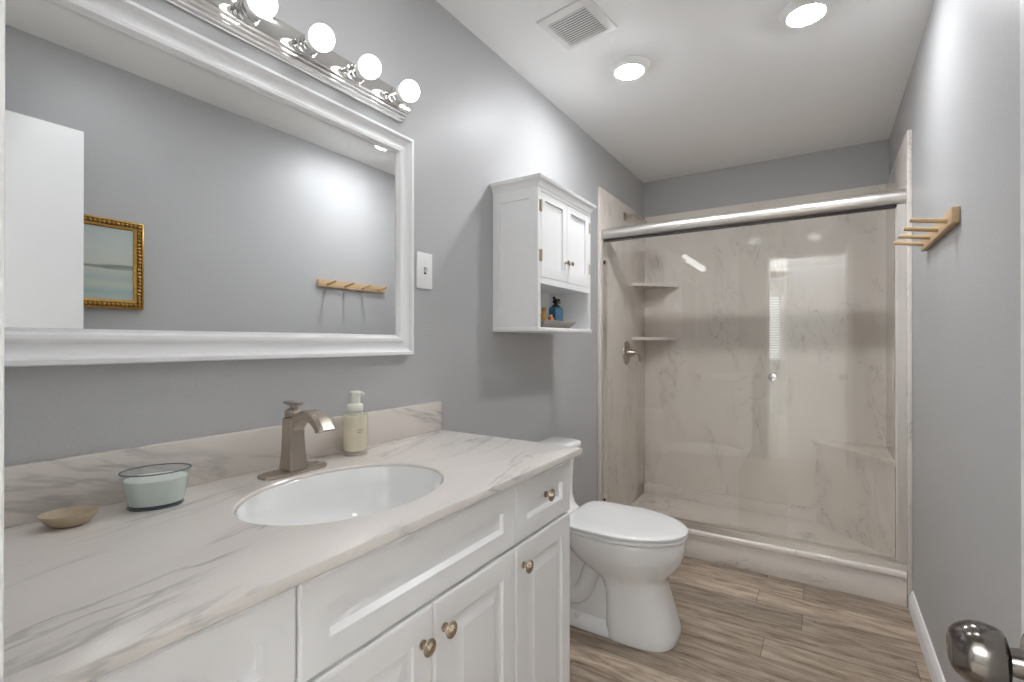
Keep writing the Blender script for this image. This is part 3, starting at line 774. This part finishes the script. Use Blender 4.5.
# ------------------------------------------------------------------ switch plate
sw = thing('light_switch', 'white single toggle switch plate beside the mirror', 'light switch', (0, 1.2415, 1.43))
bm = nbm(); add_box(bm, (0.0003, 1.204, 1.368), (0.0065, 1.279, 1.492), 0.002)
obj('plate', bm, 'plastic', sw)
obj('slot', boxes(((0.006, 1.2365, 1.418), (0.0068, 1.2465, 1.442))), 'dark', sw)
bm = nbm(); add_prism(bm, [(0.006, 1.424), (0.019, 1.434), (0.019, 1.440), (0.006, 1.438)], 'y', 1.2378, 1.2452)
obj('toggle', bm, 'plastic', sw)
for zz in (1.400, 1.460):
    bm = nbm(); add_lathe(bm, (0.0064, 1.2415, zz), (1, 0, 0), [(0, 0), (0, 0.0035), (0.0012, 0.003), (0.0014, 0.0)], 12)
    obj('screw', bm, 'plastic', sw)

# ------------------------------------------------------------------ wall cabinet above the toilet
KY0, KY1, KX, KZ0, KZ1 = 1.655, 2.162, 0.218, 1.228, 1.812
wc = thing('wall_cabinet', 'white two-door wall cabinet with an open shelf above the toilet', 'wall cabinet', (0, (KY0+KY1)/2, KZ0))
FX = KX - 0.018
bm = nbm()
# left side with a shallow sunk field, as a panel facing -y
def yrect(x0, x1, z0, z1, y): return [(x0, y, z0), (x1, y, z0), (x1, y, z1), (x0, y, z1)]
add_loft(bm, [yrect(0.001, FX, KZ0+0.017, KZ1, KY0+0.016), yrect(0.001, FX, KZ0+0.017, KZ1, KY0), yrect(0.036, FX-0.026, KZ0+0.085, KZ1-0.055, KY0), yrect(0.038, FX-0.028, KZ0+0.087, KZ1-0.057, KY0+0.005)])
add_box(bm, (0.001, KY1-0.016, KZ0+0.017), (FX, KY1, KZ1))
add_box(bm, (0.001, KY0+0.016, KZ0+0.017), (0.008, KY1-0.016, KZ1))
add_box(bm, (0.008, KY0+0.016, 1.424), (FX, KY1-0.016, 1.440))
add_box(bm, (0.008, KY0+0.016, KZ1-0.016), (FX, KY1-0.016, KZ1))
obj('carcass', bm, 'cab', wc)
bm = nbm(); add_box(bm, (0.001, KY0-0.004, KZ0), (KX+0.006, KY1+0.004, KZ0+0.0165), 0.003)
obj('bottom_shelf', bm, 'cab', wc)
bm = nbm()
add_box(bm, (FX, KY0, KZ0+0.017), (KX, KY0+0.021, KZ1), 0.001); add_box(bm, (FX, KY1-0.021, KZ0+0.017), (KX, KY1, KZ1), 0.001)
add_box(bm, (FX, KY0+0.021, 1.418), (KX, KY1-0.021, 1.443)); add_box(bm, (FX, KY0+0.021, 1.785), (KX, KY1-0.021, KZ1))
obj('face_frame', bm, 'cab', wc)
bm = nbm()
cp = [(0.0, KZ1-0.012), (0.003, KZ1-0.012), (0.005, KZ1-0.004), (0.008, KZ1+0.008), (0.014, KZ1+0.018), (0.020, KZ1+0.023), (0.021, KZ1+0.030), (0.023, KZ1+0.034), (0.023, KZ1+0.040), (0.020, KZ1+0.042)]
add_loft(bm, [[(0.001, KY0-i, z), (KX+i, KY0-i, z), (KX+i, KY1+i, z), (0.001, KY1+i, z)] for i, z in [(i, KZ1-0.012+(z-KZ1+0.012)*0.74) for i, z in cp]])
obj('crown_moulding', bm, 'cab', wc, 40)
YM = (KY0+KY1)/2
for y0, y1, yk, yh in ((KY0+0.0225, YM-0.001, YM-0.020, KY0+0.0215), (YM+0.001, KY1-0.0225, YM+0.022, KY1-0.0215)):
    bm = nbm()
    rings = [rect(y0, y1, 1.4445, 1.7835, FX+0.001), rect(y0, y1, 1.4445, 1.7835, KX-0.0005), rect(y0+0.001, y1-0.001, 1.4455, 1.7825, KX+0.0005),
             rect(y0+0.036, y1-0.036, 1.4445+0.046, 1.7835-0.030, KX+0.0005), rect(y0+0.036, y1-0.036, 1.4445+0.046, 1.7835-0.030, KX-0.007)]
    add_loft(bm, rings)
    d = obj('door', bm, 'cab', wc)
    bm = nbm(); add_lathe(bm, (KX+0.0006, yk, 1.527), (1, 0, 0), [(0, 0), (0, 0.006), (0.002, 0.006), (0.004, 0.0042), (0.010, 0.0042), (0.012, 0.008), (0.016, 0.0098), (0.019, 0.0085), (0.0205, 0.0)], 24)
    obj('knob', bm, 'bronze', d, 40)
    for zh in (1.726, 1.529):
        bm = nbm(); add_lathe(bm, (KX+0.003, yh, zh-0.024), (0, 0, 1), [(0, 0), (0, 0.0035), (0.048, 0.0035), (0.048, 0)], 10)
        sgn = -1 if yh < YM else 1
        add_box(bm, (KX+0.0002, min(yh, yh+sgn*0.014), zh-0.022), (KX+0.0022, max(yh, yh+sgn*0.014), zh+0.022))
        obj('hinge', bm, 'brass', d)
zs = KZ0 + 0.0167
# tray and perfume bottles on the open shelf
bm = nbm()
ty0, ty1, tx0, tx1 = 1.775, 2.080, 0.060, 0.182
def trect(g, z): return [(tx0-g, ty0-g, z), (tx1+g, ty0-g, z), (tx1+g, ty1+g, z), (tx0-g, ty1+g, z)]
add_loft(bm, [trect(-0.026, zs+0.0002), trect(0.0, zs+0.034), trect(-0.003, zs+0.034), trect(-0.027, zs+0.004)])
tag(obj('tray', bm, 'tray'), 'brown sloped-sided tray on the open shelf of the wall cabinet', 'tray')
pbz = zs + 0.0042
cxp, cyp = 0.118, 1.995
pb = thing('perfume_bottle', 'square blue glass bottle with dark stopper on the brown tray', 'perfume bottle', (cxp, cyp, pbz), 'bottles on the shelf tray')
def sq(h1, h2, z): return [(cxp+a*h1, cyp+b*h2, pbz+z) for a, b in ((-1, -.7), (-.7, -1), (.7, -1), (1, -.7), (1, .7), (.7, 1), (-.7, 1), (-1, .7))]
bm = nbm()
add_loft(bm, [sq(0.022, 0.034, 0.0), sq(0.024, 0.036, 0.003), sq(0.024, 0.036, 0.088), sq(0.018, 0.028, 0.098), sq(0.010, 0.012, 0.100)])
obj('bottle', bm, 'blue', pb, 20)
bm = nbm(); add_lathe(bm, (cxp, cyp, pbz+0.099), (0, 0, 1), [(0, 0), (0, 0.018), (0.006, 0.019), (0.008, 0.011), (0.014, 0.010), (0.015, 0.0)], 20)
obj('collar', bm, 'black', pb)
bm = nbm()
add_loft(bm, [[(cxp+a*q, cyp+b*q, pbz+z) for a, b in ((-1, -1), (1, -1), (1, 1), (-1, 1))] for q, z in ((0.006, 0.1135), (0.010, 0.119), (0.012, 0.124), (0.006, 0.133), (0.003, 0.137))])
add_tube(bm, [(cxp, cyp-0.010, pbz+0.124), (cxp+0.004, cyp-0.026, pbz+0.140)], [0.005, 0.007], 10)
add_tube(bm, [(cxp, cyp+0.010, pbz+0.122), (cxp+0.004, cyp+0.024, pbz+0.132)], [0.005, 0.008], 10)
st = obj('stopper', bm, 'black', pb, 20)
bm = nbm(); add_lathe(bm, (cxp+0.013, cyp+0.012, pbz+0.1135), (0, 0, 1), [(0, 0), (0, 0.005), (0.010, 0.006), (0.012, 0.0)], 12)
obj('finial', bm, 'gold', st)
pa = thing('perfume_bottle', 'small orange bottle in front of the blue bottle on the tray', 'perfume bottle', (0.142, 1.905, pbz), 'bottles on the shelf tray')
bm = nbm(); add_box(bm, (0.132, 1.888, pbz), (0.150, 1.922, pbz+0.048), 0.005)
obj('bottle', bm, 'amber', pa)
bm = nbm(); add_lathe(bm, (0.141, 1.905, pbz+0.0478), (0, 0, 1), [(0, 0), (0, 0.007), (0.010, 0.007), (0.011, 0.0)], 14)
obj('cap', bm, 'pump', pa)
pc = thing('perfume_bottle', 'slim gold bottle at the near end of the brown tray', 'perfume bottle', (0.112, 1.905, pbz), 'bottles on the shelf tray')
bm = nbm(); add_lathe(bm, (0.105, 1.903, pbz), (0, 0, 1), [(0, 0), (0, 0.013), (0.003, 0.014), (0.060, 0.014), (0.068, 0.009), (0.072, 0.008), (0.072, 0)], 20)
obj('bottle', bm, 'yellow', pc)
bm = nbm(); add_lathe(bm, (0.105, 1.903, pbz+0.0718), (0, 0, 1), [(0, 0), (0, 0.010), (0.018, 0.010), (0.020, 0.0)], 18)
obj('cap', bm, 'gold', pc)

# ------------------------------------------------------------------ toilet
TY = 1.985
to = thing('toilet', 'white elongated toilet with closed lid between the vanity and the shower', 'toilet', (0.4, TY, 0))
def egg(z, xb, xf, hw, e=1.0, split=0.45, n=56, eb=0.6):
    """plan outline: blunt at the back (wall side), rounded at the front"""
    xc = xb + (xf-xb)*split; out = []
    for j in range(n):
        t = 2*math.pi*j/n; c, s = math.cos(t), math.sin(t)
        if c >= 0: u = (xf-xc)*abs(c)**e
        else: u = -(xc-xb)*abs(c)**eb
        es = e if c >= 0 else eb
        out.append((xc+u, TY+hw*math.copysign(abs(s)**es, s), z))
    return out
bm = nbm()
# front column flaring into the bowl
add_loft(bm, [egg(0.0005, 0.400, 0.672, 0.145, 0.64, 0.3), egg(0.008, 0.398, 0.676, 0.146, 0.64, 0.3), egg(0.030, 0.398, 0.672, 0.144, 0.66, 0.3), egg(0.10, 0.398, 0.655, 0.136, 0.70, 0.3),
              egg(0.17, 0.394, 0.636, 0.128, 0.78, 0.3), egg(0.215, 0.375, 0.626, 0.127, 0.82, 0.34), egg(0.235, 0.350, 0.630, 0.131, 0.88, 0.38), egg(0.255, 0.310, 0.646, 0.142, 0.93, 0.42), egg(0.28, 0.270, 0.668, 0.157, 0.97, 0.44),
              egg(0.31, 0.235, 0.685, 0.170, 1.0, 0.45), egg(0.345, 0.212, 0.696, 0.179, 1.0, 0.45), egg(0.380, 0.200, 0.700, 0.183, 1.0, 0.45), egg(0.394, 0.200, 0.699, 0.182, 1.0, 0.45), egg(0.398, 0.205, 0.694, 0.177, 1.0, 0.45)])
# foot flange running back to the wall side
add_loft(bm, [egg(0.0005, 0.10, 0.60, 0.142, 0.7), egg(0.018, 0.10, 0.60, 0.141, 0.7), egg(0.034, 0.115, 0.59, 0.128, 0.7), egg(0.044, 0.13, 0.58, 0.108, 0.7)])
# rear web under the tank
add_loft(bm, [egg(0.03, 0.11, 0.56, 0.098, 0.7), egg(0.18, 0.10, 0.50, 0.095, 0.7), egg(0.27, 0.08, 0.45, 0.095, 0.7), egg(0.33, 0.06, 0.42, 0.130, 0.7), egg(0.375, 0.05, 0.42, 0.150, 0.7), egg(0.398, 0.045, 0.42, 0.150, 0.7)])
# trapway bulge on both sides
for s in (-1, 1):
    pts = bez((0.42, TY+s*0.075, 0.285), (0.30, TY+s*0.082, 0.30), (0.36, TY+s*0.085, 0.12), (0.24, TY+s*0.080, 0.10), 14) + bez((0.235, TY+s*0.080, 0.10), (0.20, TY+s*0.08, 0.095), (0.19, TY+s*0.078, 0.07), (0.19, TY+s*0.075, 0.03), 6)[1:]
    add_tube(bm, pts, 0.040, 16)
obj('bowl', bm, 'porcelain', to, 50)
bm = nbm()
add_loft(bm, [egg(0.4030, 0.215, 0.700, 0.183, eb=0.36), egg(0.4040, 0.212, 0.704, 0.187, eb=0.36), egg(0.412, 0.211, 0.706, 0.189, eb=0.36), egg(0.4165, 0.214, 0.702, 0.185, eb=0.36)])
add_box(bm, (0.225, TY-0.13, 0.3975), (0.25, TY-0.11, 0.4035)); add_box(bm, (0.225, TY+0.11, 0.3975), (0.25, TY+0.13, 0.402)); add_box(bm, (0.62, TY-0.05, 0.3975), (0.64, TY-0.03, 0.402)); add_box(bm, (0.62, TY+0.03, 0.3975), (0.64, TY+0.05, 0.402))
obj('seat', bm, 'porcelain', to, 50)
bm = nbm()
add_loft(bm, [egg(0.4215, 0.222, 0.700, 0.184, eb=0.36), egg(0.4225, 0.219, 0.705, 0.188, eb=0.36), egg(0.4300, 0.219, 0.706, 0.189, eb=0.36), egg(0.4350, 0.222, 0.700, 0.184, eb=0.36), egg(0.4375, 0.235, 0.680, 0.168, eb=0.36), egg(0.4385, 0.28, 0.60, 0.11, eb=0.36)])
add_box(bm, (0.23, TY-0.09, 0.4155), (0.255, TY+0.09, 0.421))
obj('lid', bm, 'porcelain', to, 50)
def rrect(z, x0, x1, hw, r=0.04, bow=0.0, k=6):
    out = []
    for cx, cy, a0 in ((x1-r, TY+hw-r, 0), (x0+r*0.3, TY+hw-r*0.3, 90), (x0+r*0.3, TY-hw+r*0.3, 180), (x1-r, TY-hw+r, 270)):
        q = r if cx > (x0+x1)/2 else r*0.3
        for i in range(k+1):
            a = R(a0 + 90*i/k); x = cx + q*math.cos(a); y = cy + q*math.sin(a)
            if cx > (x0+x1)/2: x += bow*(1-((y-TY)/hw)**2)
            out.append((x, y, z))
    return out
bm = nbm()
add_loft(bm, [rrect(0.398, 0.030, 0.190, 0.150, 0.05, 0.03), rrect(0.425, 0.025, 0.160, 0.147, 0.04, 0.02), rrect(0.47, 0.022, 0.143, 0.150, 0.04, 0.02), rrect(0.55, 0.020, 0.142, 0.157, 0.04, 0.02), rrect(0.63, 0.020, 0.146, 0.166, 0.04, 0.02), rrect(0.668, 0.020, 0.151, 0.174, 0.04, 0.02), rrect(0.681, 0.020, 0.154, 0.178, 0.04, 0.02)])
obj('tank', bm, 'porcelain', to, 50)
bm = nbm()
add_loft(bm, [rrect(0.6815, 0.016, 0.158, 0.185, 0.04, 0.02), rrect(0.684, 0.013, 0.168, 0.194, 0.04, 0.02), rrect(0.703, 0.012, 0.170, 0.196, 0.04, 0.02), rrect(0.711, 0.015, 0.165, 0.191, 0.04, 0.02), rrect(0.714, 0.025, 0.148, 0.170, 0.035, 0.02)])
obj('tank_lid', bm, 'porcelain', to, 50)
for s in (-1, 1):
    bm = nbm(); add_lathe(bm, (0.285, TY+s*0.118, 0.032), (0, 0, 1), [(0, 0), (0, 0.014), (0.012, 0.013), (0.020, 0.008), (0.022, 0)], 18)
    obj('bolt_cap', bm, 'plastic', to)

# ------------------------------------------------------------------ peg rail on the right wall
pg = thing('peg_rail', 'pale wooden wall rail with four round pegs beside the shower', 'peg rail', (W, 2.13, 1.55))
PX = W - 0.020
bm = nbm(); add_box(bm, (PX, 1.865, 1.530), (W-0.0004, 2.400, 1.575), 0.0015)
obj('board', bm, 'peg', pg)
for yp in (1.928, 2.064, 2.200, 2.336):
    bm = nbm(); d = Vector((-0.088, 0, 0.015)); L_ = d.length
    add_lathe(bm, (PX+0.002, yp, 1.547), d, [(0, 0), (0, 0.0072), (L_-0.002, 0.0076), (L_, 0.0062), (L_, 0)], 18)
    obj('peg', bm, 'pegx', pg, 40)
for yp in (1.885, 2.380):
    bm = nbm(); add_lathe(bm, (PX-0.0001, yp, 1.553), (-1, 0, 0), [(0, 0), (0, 0.004), (0.001, 0.003), (0.001, 0)], 12)
    obj('screw', bm, 'nickel', pg)

# ------------------------------------------------------------------ gilt framed picture, seen in the mirror
FY0, FY1, FZ0, FZ1 = 0.500, 0.956, 1.332, 1.724
pi_ = thing('framed_picture', 'gilt beaded frame around a pale seascape, reflected in the mirror beside the door', 'picture', (W, (FY0+FY1)/2, FZ0))
bm = nbm()
prof = [(0.0, 0.001), (0.0, 0.014), (0.003, 0.019), (0.008, 0.020), (0.011, 0.016), (0.026, 0.014), (0.028, 0.017), (0.032, 0.017), (0.040, 0.010), (0.040, 0.001)]
add_loft(bm, [rect(FY0+i, FY1-i, FZ0+i, FZ1-i, W-x) for i, x in prof], cap0=False, cap1=False)
fr = obj('frame', bm, 'gold_dark', pi_, 30)
bm = nbm()
def bead(y, z):
    bmesh.ops.create_icosphere(bm, subdivisions=2, radius=0.0078, matrix=Matrix.Translation((W-0.017, y, z)))
n1 = 26; n2 = 22; q = 0.0185
for k in range(n1+1):
    y = FY0+q + (FY1-FY0-2*q)*k/n1
    bead(y, FZ0+q); bead(y, FZ1-q)
for k in range(1, n2):
    z = FZ0+q + (FZ1-FZ0-2*q)*k/n2
    bead(FY0+q, z); bead(FY1-q, z)
add_loft(bm, [rect(FY0+i, FY1-i, FZ0+i, FZ1-i, W-x) for i, x in ((0.0, 0.0145), (0.003, 0.0195), (0.008, 0.0205), (0.0105, 0.0165))], cap0=False, cap1=False)
add_loft(bm, [rect(FY0+i, FY1-i, FZ0+i, FZ1-i, W-x) for i, x in ((0.0265, 0.0145), (0.028, 0.0175), (0.032, 0.0175), (0.039, 0.011))], cap0=False, cap1=False)
obj('beading', bm, 'gold', fr, 50)
bm = nbm(); add_box(bm, (W-0.009, FY0+0.0395, FZ0+0.0395), (W-0.001, FY1-0.0395, FZ1-0.0395))
obj('canvas', bm, painting('seascape paint', 0.0395, FZ1-FZ0-0.0395), pi_)

# ------------------------------------------------------------------ ceiling: two downlights and the exhaust vent
def downlight(cx, cy, label, lens='lens'):
    t = thing('downlight', label, 'ceiling light', (cx, cy, H), 'round downlights in the bathroom ceiling')
    bm = nbm()
    pr_ = [(-0.0002, 0.064), (-0.0002, 0.086), (-0.004, 0.0875), (-0.008, 0.086), (-0.020, 0.070), (-0.024, 0.064), (-0.023, 0.0605), (-0.018, 0.0600), (-0.0002, 0.060)]
    rings = [[(cx + r*math.cos(2*math.pi*j/48), cy + r*math.sin(2*math.pi*j/48), H+z) for j in range(48)] for z, r in pr_]
    add_loft(bm, rings + [rings[0]], cap0=False, cap1=False)
    bmesh.ops.remove_doubles(bm, verts=bm.verts, dist=1e-6)
    obj('trim_ring', bm, 'plastic', t, 40)
    bm = nbm(); add_lathe(bm, (cx, cy, H-0.014), (0, 0, -1), [(0, 0), (0, 0.0570), (0.009, 0.0570), (0.0125, 0.0535), (0.016, 0.044), (0.018, 0.025), (0.0185, 0.0)], 48)
    o = obj('lens', bm, lens, t, 30); o['label'] = 'glowing white lens'
    return t
d0 = downlight(0.440, 2.080, 'round lit downlight in the ceiling nearer the vent and left wall')
d1 = dup(d0, (1.106-0.440, 2.068-2.080, 0), 'round lit downlight in the ceiling nearer the peg rail wall')

d2 = downlight(0.475, 0.905, 'round lit downlight in the ceiling over the vanity, mirrored in the shower wall', 'lens_near')
dup(d2, (1.075-0.475, 0.800-0.905, 0), 'round lit downlight in the ceiling above the open door, mirrored in the shower wall')

vx, vy, vr = 0.368, 1.693, R(-7.5)
vt = thing('exhaust_vent', 'square white louvered exhaust vent in the ceiling', 'ceiling vent', (vx, vy, H))
def vp(x, y, z): return (vx + x*math.cos(vr) - y*math.sin(vr), vy + x*math.sin(vr) + y*math.cos(vr), H - z)
def vsq(s, z, oy=0.0): return [vp(a*s, b*s+oy, z) for a, b in ((-1, -1), (1, -1), (1, 1), (-1, 1))]
bm = nbm(); add_loft(bm, [vsq(0.112, 0.0003), vsq(0.112, 0.004), vsq(0.107, 0.008), vsq(0.084, 0.013), vsq(0.082, 0.013), vsq(0.082, 0.002)], cap0=False, cap1=False)
obj('vent_frame', bm, 'plastic', vt, 30)
bm = nbm(); add_loft(bm, [vsq(0.081, 0.0005), vsq(0.081, 0.003)]); obj('vent_cavity', bm, 'dark', vt)
for k in range(13):
    y = -0.075 + 0.0125*k
    bm = nbm()
    add_loft(bm, [[vp(x, y-0.0038, 0.0125), vp(x, y+0.0038, 0.0125), vp(x, y+0.0038, 0.0115), vp(x, y-0.0038, 0.0115)] for x in (-0.0808, 0.0808)])
    obj('louver', bm, 'plastic', vt, 0)
